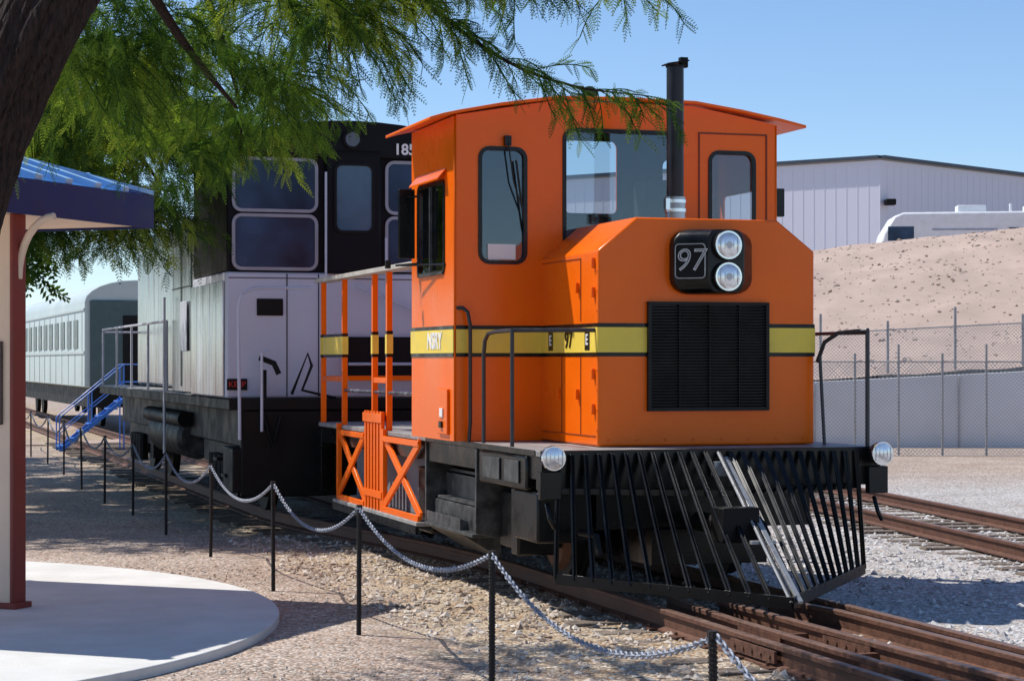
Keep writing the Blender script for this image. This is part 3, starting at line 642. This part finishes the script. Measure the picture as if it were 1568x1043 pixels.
for x in(-1.5,1.73):
    sg=1 if x>0 else -1
    for y in(-1.5,.2):
        mb.box((x-.36,y-.09,.02),(x+.06,y+.07,z0-.271)); mr_.box((x+.062,y-.10,.02),(x+.10,y+.08,z0-.272)); mr_.box((x-.39,y-.13,.0),(x+.14,y+.11,.05))
        pts=[]
        for i in range(9):
            t=rad(90*i/8); pts.append((x+sg*(.08+.36*(1-math.cos(t))),y,z0-.82+.52*math.sin(t)))
        mb.tube(pts,.035,8)
mb.obj('posts_and_brackets',CREAM,K,.008); mr_.obj('post_trim',REDB,K,.008)
MB().box((1.37,.2-.115,1.55),(1.72,.2-.092,2.25)).obj('notice_board',mat('brown_sign',(.07,.04,.03),.5),K,.006)
mb=MB(); mb.box((-.9,-.8,.6),(.3,-.7,2.2)); mb.obj('info_wall',CREAM,K)
mb=MB(); pts=[(-7.4+5.5*math.cos(2*math.pi*i/128),16.5+5.5*math.sin(2*math.pi*i/128)) for i in range(128)]
mb.prism(pts,-.35,-.13,'z').obj('concrete_patio',CONC,None,.01)

# ------------------------------------------------------------------ chain fence
CF=empty('chain_barrier')
PP=[(1.82,4.9),(.85,8.56),(-.12,12.2),(-1.2,16.1),(-2.24,19.3),(-3.32,22.65),(-4.29,25.5),(-5.29,28.7),(-6.2,31.3),(-7.3,34.9),(-8.5,39),(-9.8,43.4),(-10.9,46.6),(-12.5,52)]
mb=MB()
for x,y in PP:
    lx,ly=R.uniform(-.018,.018),R.uniform(-.018,.018)
    mb.tube([(x,y,-.3),(x+lx,y+ly,.80)],.018,10)
    if y<24:
        for i in range(48): z=-.2+i*.0208; q=(z+.3)/1.1; mb.tube([(x+lx*q,y+ly*q,z),(x+lx*q,y+ly*q,z+.008)],.0215,8)
    mb.tube([(x+lx,y+ly,.80),(x+lx,y+ly,.83)],.024,8)
mb.obj('rebar_posts',POSTM,CF)
mb=MB()
def link_(mb,c,d,up,L_,W_,r,seg=10,ring=5):
    d=d.normalized(); s_=d.cross(up).normalized(); n_=s_.cross(d).normalized()
    vs=[]
    for i in range(seg):
        t=2*math.pi*i/seg; ct,st=math.cos(t),math.sin(t)
        ctr=c+d*(L_/2*ct)+s_*(W_/2*st); out=(d*ct+s_*st).normalized()
        for j in range(ring):
            p=2*math.pi*j/ring; vs.append(ctr+out*(r*math.cos(p))+n_*(r*math.sin(p)))
    fs=[(i*ring+j,i*ring+(j+1)%ring,((i+1)%seg)*ring+(j+1)%ring,((i+1)%seg)*ring+j) for i in range(seg) for j in range(ring)]
    mb.add(vs,fs)
for k in range(len(PP)-1):
    a=Vector((*PP[k],.81));b=Vector((*PP[k+1],.81)); Ln=(b-a).length; sag=.28+R.uniform(-.06,.07)
    n=int(Ln*1.06/.042)
    for i in range(n):
        t=(i+.5)/n; p=a.lerp(b,t); p.z-=sag*4*t*(1-t); d=(b-a); d.z-=sag*4*(1-2*t)
        up=Vector((0,0,1)) if i%2 else Vector((d.y,-d.x,0)).normalized()
        link_(mb,p,d,(up+Vector((R.uniform(-.3,.3),R.uniform(-.3,.3),0))),.046,.026,.0062)
mb.obj('chain_links',CHAIN,CF)

# ------------------------------------------------------------------ background right
HM=mat('hill_dirt',(.46,.35,.29),.95,var=.10,scale=.5,bump=.35,bscale=4,dirt=.35,dirtcol=(.35,.26,.21),dscale=1.6,spec=.1)
mb=MB(); hx=np.linspace(-20,60,241); hy=np.linspace(52.6,140,150)
for y in hy:
    for x in hx:
        crest=6.15+(x-11.1)*.125; crest=min(crest,9)
        if x<8: crest=max(0,crest-(8-x)*.22)
        foot=1.9+(x-10)*.07 if x>-2 else 0
        foot=max(0,min(foot,crest))
        if y<75: t=(y-52.6)/(75-52.6); z=foot+(crest-foot)*smooth01(t*.98+.02)**.85
        else: z=crest-1.6*smooth01((y-75)/5)
        if x<-5: z*=max(0,1-(-5-x)/12)
        z+=.20*noise.noise(Vector((x*.3,y*.3,0)))+.10*noise.noise(Vector((x*1.1,y*1.1,5)))-.25
        mb.v.append((x,y,z))
nx=len(hx)
for j in range(len(hy)-1):
    for i in range(nx-1): mb.f.append((j*nx+i,j*nx+i+1,(j+1)*nx+i+1,(j+1)*nx+i))
mb.obj('dirt_embankment',HM)
def genh(rng,n):
    x=9+22*rng.random(n); y=54+21*rng.random(n); crest=6.15+(x-11.1)*.125; foot=1.9+(x-10)*.07; t=(y-52.6)/22.4
    tt=np.clip(t*.98+.02,0,1); z=foot+(crest-foot)*(tt*tt*(3-2*tt))**.85-.25
    z+=np.array([.20*noise.noise(Vector((a*.3,b*.3,0)))+.10*noise.noise(Vector((a*1.1,b*1.1,5))) for a,b in zip(x,y)])
    return np.stack([x,y,z],1)
stones('embankment_stones',4500,genh,(.012,.08),stonemat('hill_stone',(.28,.20,.15),(.42,.33,.27),(.50,.41,.34)),9)
CW=empty('concrete_retaining_wall')
mb=MB(); mb.add([(2,52,-.3),(50,50,-.3),(50,50,3.6),(2,52,1.15),(2,52.5,-.3),(50,50.5,-.3),(50,50.5,3.6),(2,52.5,1.15)],[(0,1,2,3),(4,7,6,5),(0,4,5,1),(1,5,6,2),(2,6,7,3),(3,7,4,0)]); mb.obj('wall_face',WALLC,CW)
mb=MB()
for i in range(12):
    x=4+i*3.6; y=52-(x-2)/24; mb.box((x,y-.06,-.25),(x+.04,y-.002,1.1+(x-2)*.05))
mb.obj('wall_joints',mat('joint',(.42,.40,.38),.9),CW)
def linkmat(name,pitch,w):
    m=bpy.data.materials.new(name); t,N,L,P=nt(m)
    P.inputs['Base Color'].default_value=(.42,.42,.42,1); P.inputs['Metallic'].default_value=.3; P.inputs['Roughness'].default_value=.5
    tc=N.new('ShaderNodeTexCoord'); s_=N.new('ShaderNodeSeparateXYZ'); L.new(tc.outputs['Object'],s_.inputs[0])
    def M(op,a,b=None):
        n=N.new('ShaderNodeMath'); n.operation=op
        for i,x in enumerate((a,b)):
            if x is None: continue
            if isinstance(x,(int,float)): n.inputs[i].default_value=x
            else: L.new(x,n.inputs[i])
        return n.outputs[0]
    r=[]
    for sg in('ADD','SUBTRACT'):
        q=M(sg,s_.outputs[0],s_.outputs[2]); q=M('PINGPONG',q,pitch); r.append(M('LESS_THAN',q,w))
    al=M('MAXIMUM',r[0],r[1]); L.new(al,P.inputs['Alpha']); return m
LM=linkmat('chain_link_mesh',.045,.0065)
FM=mat('galvanised_post',(.36,.35,.34),.5,.4,var=.15)
def fence(name,x0,y0,x1,y1,zb0,zb1,h,sp,pr=.035,tall=0):
    e=empty(name); d=Vector((x1-x0,y1-y0,0)); L_=d.length; an=math.atan2(d.y,d.x)
    f=MB(); n=int(L_/sp)
    me=MB().add([(0,0,0),(L_,0,zb1-zb0),(L_,0,zb1-zb0+h),(0,0,h)],[(0,1,2,3)]).obj('mesh_panel',LM,e,smooth=False); me.location=(x0,y0,zb0); me.rotation_euler=(0,0,an)
    for i in range(n+1):
        t=i*sp/L_; x=x0+d.x*t; y=y0+d.y*t; zb=zb0+(zb1-zb0)*t; tl=tall if i%2==0 else tall*.4
        f.tube([(x,y+.04,zb-.1),(x,y+.04,zb+h+tl+.05)],pr,8)
    f.tube([(x0,y0+.04,zb0+h),(x1,y1+.04,zb1+h)],.018,6); f.obj('posts',FM,e); return e
fence('chain_link_fence',1.0,48,40,44,-.2,-.2,2.15,.99,pr=.028,tall=.35)
fence('chain_link_fence',4.5,53,50,51.3,1.35,3.7,1.15,1.72,tall=.45)
WM=mat('white_metal_siding',(.64,.65,.73),.5,var=.02,scale=.2)
W=empty('warehouse_building')
pts=[(-14,123.5),(17.9,100),(35,117.3),(3.1,140.8)]
MB().prism(pts,-.5,11.75,'z').obj('walls',WM,W)
mb=MB(); mr_=MB()
for k in(0,1):
    a=Vector((*pts[k],0));b=Vector((*pts[k+1],0)); d=(b-a).normalized(); nrm=Vector((d.y,-d.x,0)); n=int((b-a).length/.6)
    for i in range(n+1):
        p=a+d*(i*.6); q=p+nrm*.006; mb.obox((q.x,q.y,0),(q.x,q.y,11.5),.04,.012,up=nrm)
    p=a+nrm*.1; q=b+nrm*.1; mr_.obox((p.x,p.y,11.9),(q.x,q.y,11.9),.3,.14)
mb.obj('siding_ribs',WM,W); mr_.obj('roof_trim',mat('dark_trim',(.04,.06,.09),.5),W)
MB().prism([(p[0],p[1]) for p in pts],11.76,11.9,'z').obj('roof',mat('roof_grey',(.3,.3,.3),.6),W)
a=Vector((17.9,100,0));d=Vector((17.1,17.3,0)).normalized(); q=a+d*.4+Vector((d.y,-d.x,0))*.3
MB().box((q.x-.25,q.y-.35,9.55),(q.x+.25,q.y+.2,9.85)).obj('wall_lamp',BLKM,W,.05)
RV=empty('motorhome',(17.3,81,4.75),rad(-4))
prof=[(-2.9,.5),(-2.95,1.5),(-2.75,2.2),(-2.35,2.85),(-2.0,3.0),(5.6,3.05),(5.75,2.9),(5.75,.45)]
MB().prism(prof,-1.2,1.2).obj('body',WHITE,RV,.08)
mb=MB(); mb.box((-2.6,-1.215,1.9),(-1.6,-1.202,2.45)); mb.box((2.0,-1.215,1.95),(3.2,-1.202,2.4)); mb.box((4,-1.215,1.95),(4.8,-1.202,2.4)); mb.obj('windows',DGLASS,RV,.01)
mb=MB(); mb.box((-2.85,-1.215,1.3),(5.7,-1.202,1.5)); mb.box((-.9,-1.218,2.3),(1.6,-1.202,2.36)); mb.obj('side_stripe',mat('rv_stripe',(.3,.32,.4),.5),RV)
mb=MB(); mb.box((.2,-.4,3.05),(1.3,.4,3.33)); mb.box((3.9,-.3,3.05),(4.5,.3,3.25)); mb.tube([(2.3,0,3),(2.3,0,3.4)],.06); mb.box((2.8,-.2,3.05),(3.1,.2,3.3)); mb.obj('roof_units',WHITE,RV,.05)
mb=MB()
for x in(-1.8,3.6):
    for y in(-1.05,1.05): mb.tube([(x,y-.12,.42),(x,y+.12,.42)],.42,20)
mb.box((-1.3,-1.3,1.0),(-1.15,-1.22,1.4)); mb.obj('wheels',BLKM,RV)

# ------------------------------------------------------------------ TREES
def leafmat(name,dark,mid,light,tr=.35):
    m=bpy.data.materials.new(name); m.use_nodes=True; N=m.node_tree.nodes; L=m.node_tree.links; o=N['Material Output']; N.remove(N['Principled BSDF'])
    P=N.new('ShaderNodeBsdfDiffuse')
    at=N.new('ShaderNodeAttribute'); at.attribute_name='tone'; r=N.new('ShaderNodeValToRGB')
    r.color_ramp.elements[0].color=(*dark,1); r.color_ramp.elements[1].color=(*light,1); e=r.color_ramp.elements.new(.5); e.color=(*mid,1)
    L.new(at.outputs['Fac'],r.inputs[0]); L.new(r.outputs[0],P.inputs['Color'])
    t=N.new('ShaderNodeBsdfTranslucent'); mx=N.new('ShaderNodeMixRGB'); mx.blend_type='MULTIPLY'; mx.inputs[0].default_value=1; mx.inputs[2].default_value=(1.6,1.7,.6,1); L.new(r.outputs[0],mx.inputs[1]); L.new(mx.outputs[0],t.inputs[0])
    ms=N.new('ShaderNodeMixShader'); ms.inputs[0].default_value=tr; L.new(P.outputs[0],ms.inputs[1]); L.new(t.outputs[0],ms.inputs[2]); L.new(ms.outputs[0],o.inputs[0]); return m
LEAF=leafmat('mesquite_leaves',(.022,.055,.020),(.095,.16,.034),(.27,.32,.06),.42)
def norm(a): return a/np.maximum(np.linalg.norm(a,axis=-1,keepdims=True),1e-9)
def foliage(parent,P0,D0,Ln,TS,step,fl,nl,ll,lw,seed,droop=.10,twigw=.004,reps=2):
    rng=np.random.default_rng(seed); S=len(P0); pos=P0.copy(); d=norm(D0); O=[];T=[];TW=[];TN=[]
    tone_s=np.clip(TS+rng.normal(0,.12,S),0,1)
    nmax=int(Ln.max()/step)
    for i in range(nmax):
        act=(i*step)<Ln
        nd_=norm(d+np.array([0,0,-droop])+rng.normal(0,.06,(S,3)))
        np_=pos+nd_*step
        TW.append(np.stack([pos[act],np_[act]],1))
        pos=np.where(act[:,None],np_,pos); d=nd_
        for rep in range(reps):
            sd=rng.normal(0,1,(S,3)); sd-=d*np.sum(sd*d,1,keepdims=True); sd=norm(sd)
            tt=norm(.55*d+.75*sd+np.array([0,0,-.40]))
            O.append(pos[act]); T.append(tt[act]); TN.append(tone_s[act])
    O=np.concatenate(O);T=np.concatenate(T);TN=np.concatenate(TN); n=len(O)
    ra=rng.normal(0,1,(n,3)); B=norm(np.cross(T,ra)); FL=fl*(.6+.7*rng.random(n)); TN=np.clip(TN+rng.normal(0,.13,n),0,1)
    j=(np.arange(nl)+.6)/nl; V=[]
    for s in(-1,1):
        base=O[:,None,:]+T[:,None,:]*(FL[:,None]*j[None])[:,:,None]
        base[:,:,2]-=(FL[:,None]*.28*j[None]**2)
        dr=norm(T*.55+s*B*.85)
        l=(ll*np.sin(np.pi*(.18+.75*j)))[None,:,None]*(.8+.4*rng.random((n,1,1)))
        dd=dr[:,None,:]*l; wv=T[:,None,:]*lw*.5
        mid=base+dd*.5
        V.append(np.stack([base,mid+wv,base+dd,mid-wv],2))
    V=np.stack(V,1).reshape(-1,3)
    e=O+T*FL[:,None]; e[:,2]-=FL*.28; Wd=norm(np.cross(T,np.array([0.3,.9,.2])))*.0022
    Rb=np.stack([O-Wd,O+Wd,e+Wd*.5,e-Wd*.5],1).reshape(-1,3)
    TWa=np.concatenate(TW); td=norm(TWa[:,1]-TWa[:,0]); tw=norm(np.cross(td,np.array([.2,1,.1])))*twigw
    Tb=np.stack([TWa[:,0]-tw,TWa[:,0]+tw,TWa[:,1]+tw,TWa[:,1]-tw],1).reshape(-1,3)
    tone=np.concatenate([np.tile(TN[:,None],(1,2*nl*4)).reshape(-1),np.repeat(TN,4),np.full(len(Tb),.05)])
    allv=np.concatenate([V,Rb,Tb]).astype(np.float32); nq=len(allv)//4
    me=bpy.data.meshes.new('foliage'); me.vertices.add(len(allv)); me.vertices.foreach_set('co',allv.ravel())
    me.loops.add(nq*4); me.loops.foreach_set('vertex_index',np.arange(nq*4,dtype=np.int32))
    me.polygons.add(nq); me.polygons.foreach_set('loop_start',np.arange(0,nq*4,4,dtype=np.int32)); me.polygons.foreach_set('loop_total',np.full(nq,4,dtype=np.int32))
    me.update(calc_edges=True); me.validate()
    ca=me.color_attributes.new('tone','FLOAT_COLOR','POINT'); arr=np.stack([tone,tone,tone,np.ones_like(tone)],1).astype(np.float32); ca.data.foreach_set('color',arr.ravel())
    me.materials.append(LEAF); link(bpy.data.objects.new('foliage',me),parent)
def clump(rng,specs):
    P=[];D=[];Ln=[];TS=[]
    for (cx,cy,cz,rx,ry,rz,n,l0,l1) in specs:
        k=max(3,n//14); sub=norm(rng.normal(0,1,(k,3)))*(rng.random((k,1))**.4); tone=np.clip(rng.normal(.50,.27,k),.02,1)
        idx=rng.integers(0,k,n)
        q=sub[idx]+rng.normal(0,.12,(n,3)); p=q*np.array([rx,ry,rz])+np.array([cx,cy,cz])
        d=q*np.array([1,1,.3])+rng.normal(0,.6,(n,3))*np.array([1,1,.4])+np.array([.1,-.1,.05])
        P.append(p);D.append(d);Ln.append(l0+(l1-l0)*rng.random(n)); TS.append(tone[idx])
    return np.concatenate(P),np.concatenate(D),np.concatenate(Ln),np.concatenate(TS)
def barktrunk(name,pts,rs,parent,n=24,amp=1):
    P_=[Vector(p) for p in pts]; fine=[];rf=[]
    for i in range(len(P_)-1):
        p0=P_[max(i-1,0)];p1=P_[i];p2=P_[i+1];p3=P_[min(i+2,len(P_)-1)]
        K_=14 if amp==1 else 8
        for k in range(K_):
            t=k/K_; fine.append(.5*((2*p1)+(p2-p0)*t+(2*p0-5*p1+4*p2-p3)*t*t+(3*p1-p0-3*p2+p3)*t**3)); rf.append(rs[i]*(1-t)+rs[i+1]*t)
    fine.append(P_[-1]);rf.append(rs[-1])
    m=MB().tube(fine,rf,n)
    for i,vv in enumerate(m.v):
        k=i//n
        if k<len(fine):
            c=fine[k]; d=Vector(vv)-c; a=(i%n)/n*6.283
            tw=a+k*.02
            rdg=abs(noise.noise(Vector((math.cos(tw)*5,math.sin(tw)*5,k*.10))))
            s=1+amp*(.14*noise.noise(Vector((math.cos(a)*2,math.sin(a)*2,k*.06)))-.42*max(0,.24-rdg)+.03*noise.noise(Vector((math.cos(a)*14,math.sin(a)*14,k*.5))))
            m.v[i]=tuple(c+d*s)
    return m.obj(name,BARK,parent)
T1=empty('mesquite_tree')
barktrunk('trunk',[(-3.6,10.6,-.3),(-3.35,10.8,.8),(-3.1,10.9,2.0),(-2.88,11,2.9),(-2.74,11,3.3),(-2.48,11,3.85),(-2.1,11.2,4.5),(-1.7,11.6,5.3)],[.34,.25,.22,.21,.21,.225,.20,.13],T1,120)
limbs=[([(-2.3,11.1,4.2),(-1.9,12.2,4.9),(-1.6,13.2,5.0),(-.8,14,4.55),(-.1,14,4.03),(.4,14,3.83),(.9,14,3.76)],[.12,.07,.045,.02,.012,.008,.004]),
 ([(-2.4,11.1,4.0),(-2.5,12.5,4.7),(-2.3,14,4.9),(-1.6,15,4.7)],[.11,.07,.05,.02]),
 ([(-2.3,14,4.9),(-2.2,15.2,4.5),(-2.1,15.9,3.9),(-2.15,16.1,3.5)],[.04,.025,.012,.006]),
 ([(-1.7,11.6,5.3),(-.8,13,5.3),(.3,13.8,5.2),(.9,14,4.6)],[.12,.06,.04,.01]),
 ([(-2.4,11.1,4.0),(-3.2,12.5,4.6),(-3.4,14,4.7)],[.11,.06,.03]),
 ([(-2.5,12.5,4.7),(-2.2,13.6,4.1),(-1.9,14.2,3.7)],[.05,.03,.01]),
 ([(-1.6,13.2,5.0),(-1.3,13.8,4.5),(-1.25,14.2,4.0)],[.05,.02,.008])]
for i,(p,r) in enumerate(limbs): barktrunk('limb_%d'%i,p,r,T1,8,.3)
rng=np.random.default_rng(5)
sp=[(-2.5,14.3,4.25,.9,1.1,.45,115,.4,.8),(-1.55,14.2,4.42,.55,.8,.33,95,.4,.8),(-.75,14,4.70,.45,.6,.22,75,.35,.75),(-.2,14,4.70,.45,.4,.14,34,.3,.6),(-2.3,14.3,5.1,1.4,1.3,.4,70,.4,.8),(-3.3,14.6,4.1,.6,1.0,.5,70,.4,.8),(.66,14,4.64,.32,.4,.10,20,.3,.6),(-1.75,14.6,3.95,.4,.6,.28,34,.35,.6),(-2.25,16,3.75,.38,.4,.26,40,.25,.55),(-1.95,16,3.95,.32,.4,.22,28,.25,.5),(-2.75,16,3.6,.3,.4,.25,28,.25,.5)]
P0,D0,Ln,TS=clump(rng,sp)
br=[(-1.0,14,4.62),(-.5,14,4.3),(-.1,14,4.03),(.15,14,3.92),(.4,14,3.83),(.65,14,3.79),(.9,14,3.76)]
bp=[];bd=[]
for i in range(len(br)-1):
    for k in range(12 if i<2 else 6):
        t=rng.random(); p=np.array(br[i])*(1-t)+np.array(br[i+1])*t; bp.append(p); bd.append((.7+.3*rng.normal(),.4*rng.normal(),-.3+.25*rng.normal()))
P0=np.concatenate([P0,np.array(bp)]); D0=np.concatenate([D0,np.array(bd)]); Ln=np.concatenate([Ln,.12+.28*rng.random(len(bp))]); TS=np.concatenate([TS,np.full(len(bp),.35)])
foliage(T1,P0,D0,Ln,TS,.06,.125,8,.032,.010,11)
T2=empty('mesquite_tree')
barktrunk('trunk',[(-10.2,27,-.3),(-9.6,26.9,1.5),(-8.4,26.6,3.2),(-7.0,26.3,4.8),(-5.7,26,6.0)],[.35,.27,.24,.2,.1],T2)
for i,(p,r) in enumerate([([(-7.5,26.4,4.2),(-5.9,26,5.0),(-4.9,25.8,4.7),(-4.4,25.6,4.2)],[.14,.08,.05,.015]),([(-6.8,26.2,5.0),(-5.3,26,5.7),(-4.3,25.4,5.5),(-3.6,24.9,5.2)],[.14,.08,.05,.015]),([(-8.0,26.5,3.5),(-7.2,26,4.6),(-6.0,25.8,5.2)],[.12,.08,.03]),([(-5.8,26,4.9),(-5.4,25.6,4.2),(-4.9,25.4,3.6)],[.05,.03,.012])]): barktrunk('limb_%d'%i,p,r,T2,8,.3)
sp=[(-5.6,25.8,5.1,1.7,1.2,1.15,340,.5,1.1),(-3.9,25.0,5.4,.8,.4,.75,110,.5,1.0),(-5.0,25.3,4.0,.75,.6,.5,115,.4,.9),(-7.6,26.0,5.2,1.6,1.4,1.2,170,.5,1.0),(-5.2,26.2,6.8,2.2,1.4,.8,130,.5,1.0),(-4.7,25.0,3.55,.4,.4,.28,34,.3,.6),(-5.8,25.8,3.7,.8,.6,.35,60,.3,.7)]
P0,D0,Ln,TS=clump(rng,sp); foliage(T2,P0,D0,Ln,TS,.105,.19,7,.060,.019,12)
T3=empty('mesquite_tree')
barktrunk('trunk',[(-15.5,35,-.3),(-14.8,35,2),(-13.5,35,4),(-12,35,5.5)],[.35,.27,.2,.1],T3)
sp=[(-9.6,31,5.4,2.6,3.2,1.4,420,.6,1.3),(-11.5,38,5.6,2.6,3.5,1.4,340,.6,1.3),(-8.4,28.0,5.0,1.7,1.8,1.2,240,.6,1.2),(-9.6,33,4.4,1.6,2.0,.7,150,.5,1.0),(-13,44,5.6,2.6,3.5,1.3,240,.6,1.3)]
P0,D0,Ln,TS=clump(rng,sp); foliage(T3,P0,D0,Ln,TS,.15,.32,5,.15,.075,13)
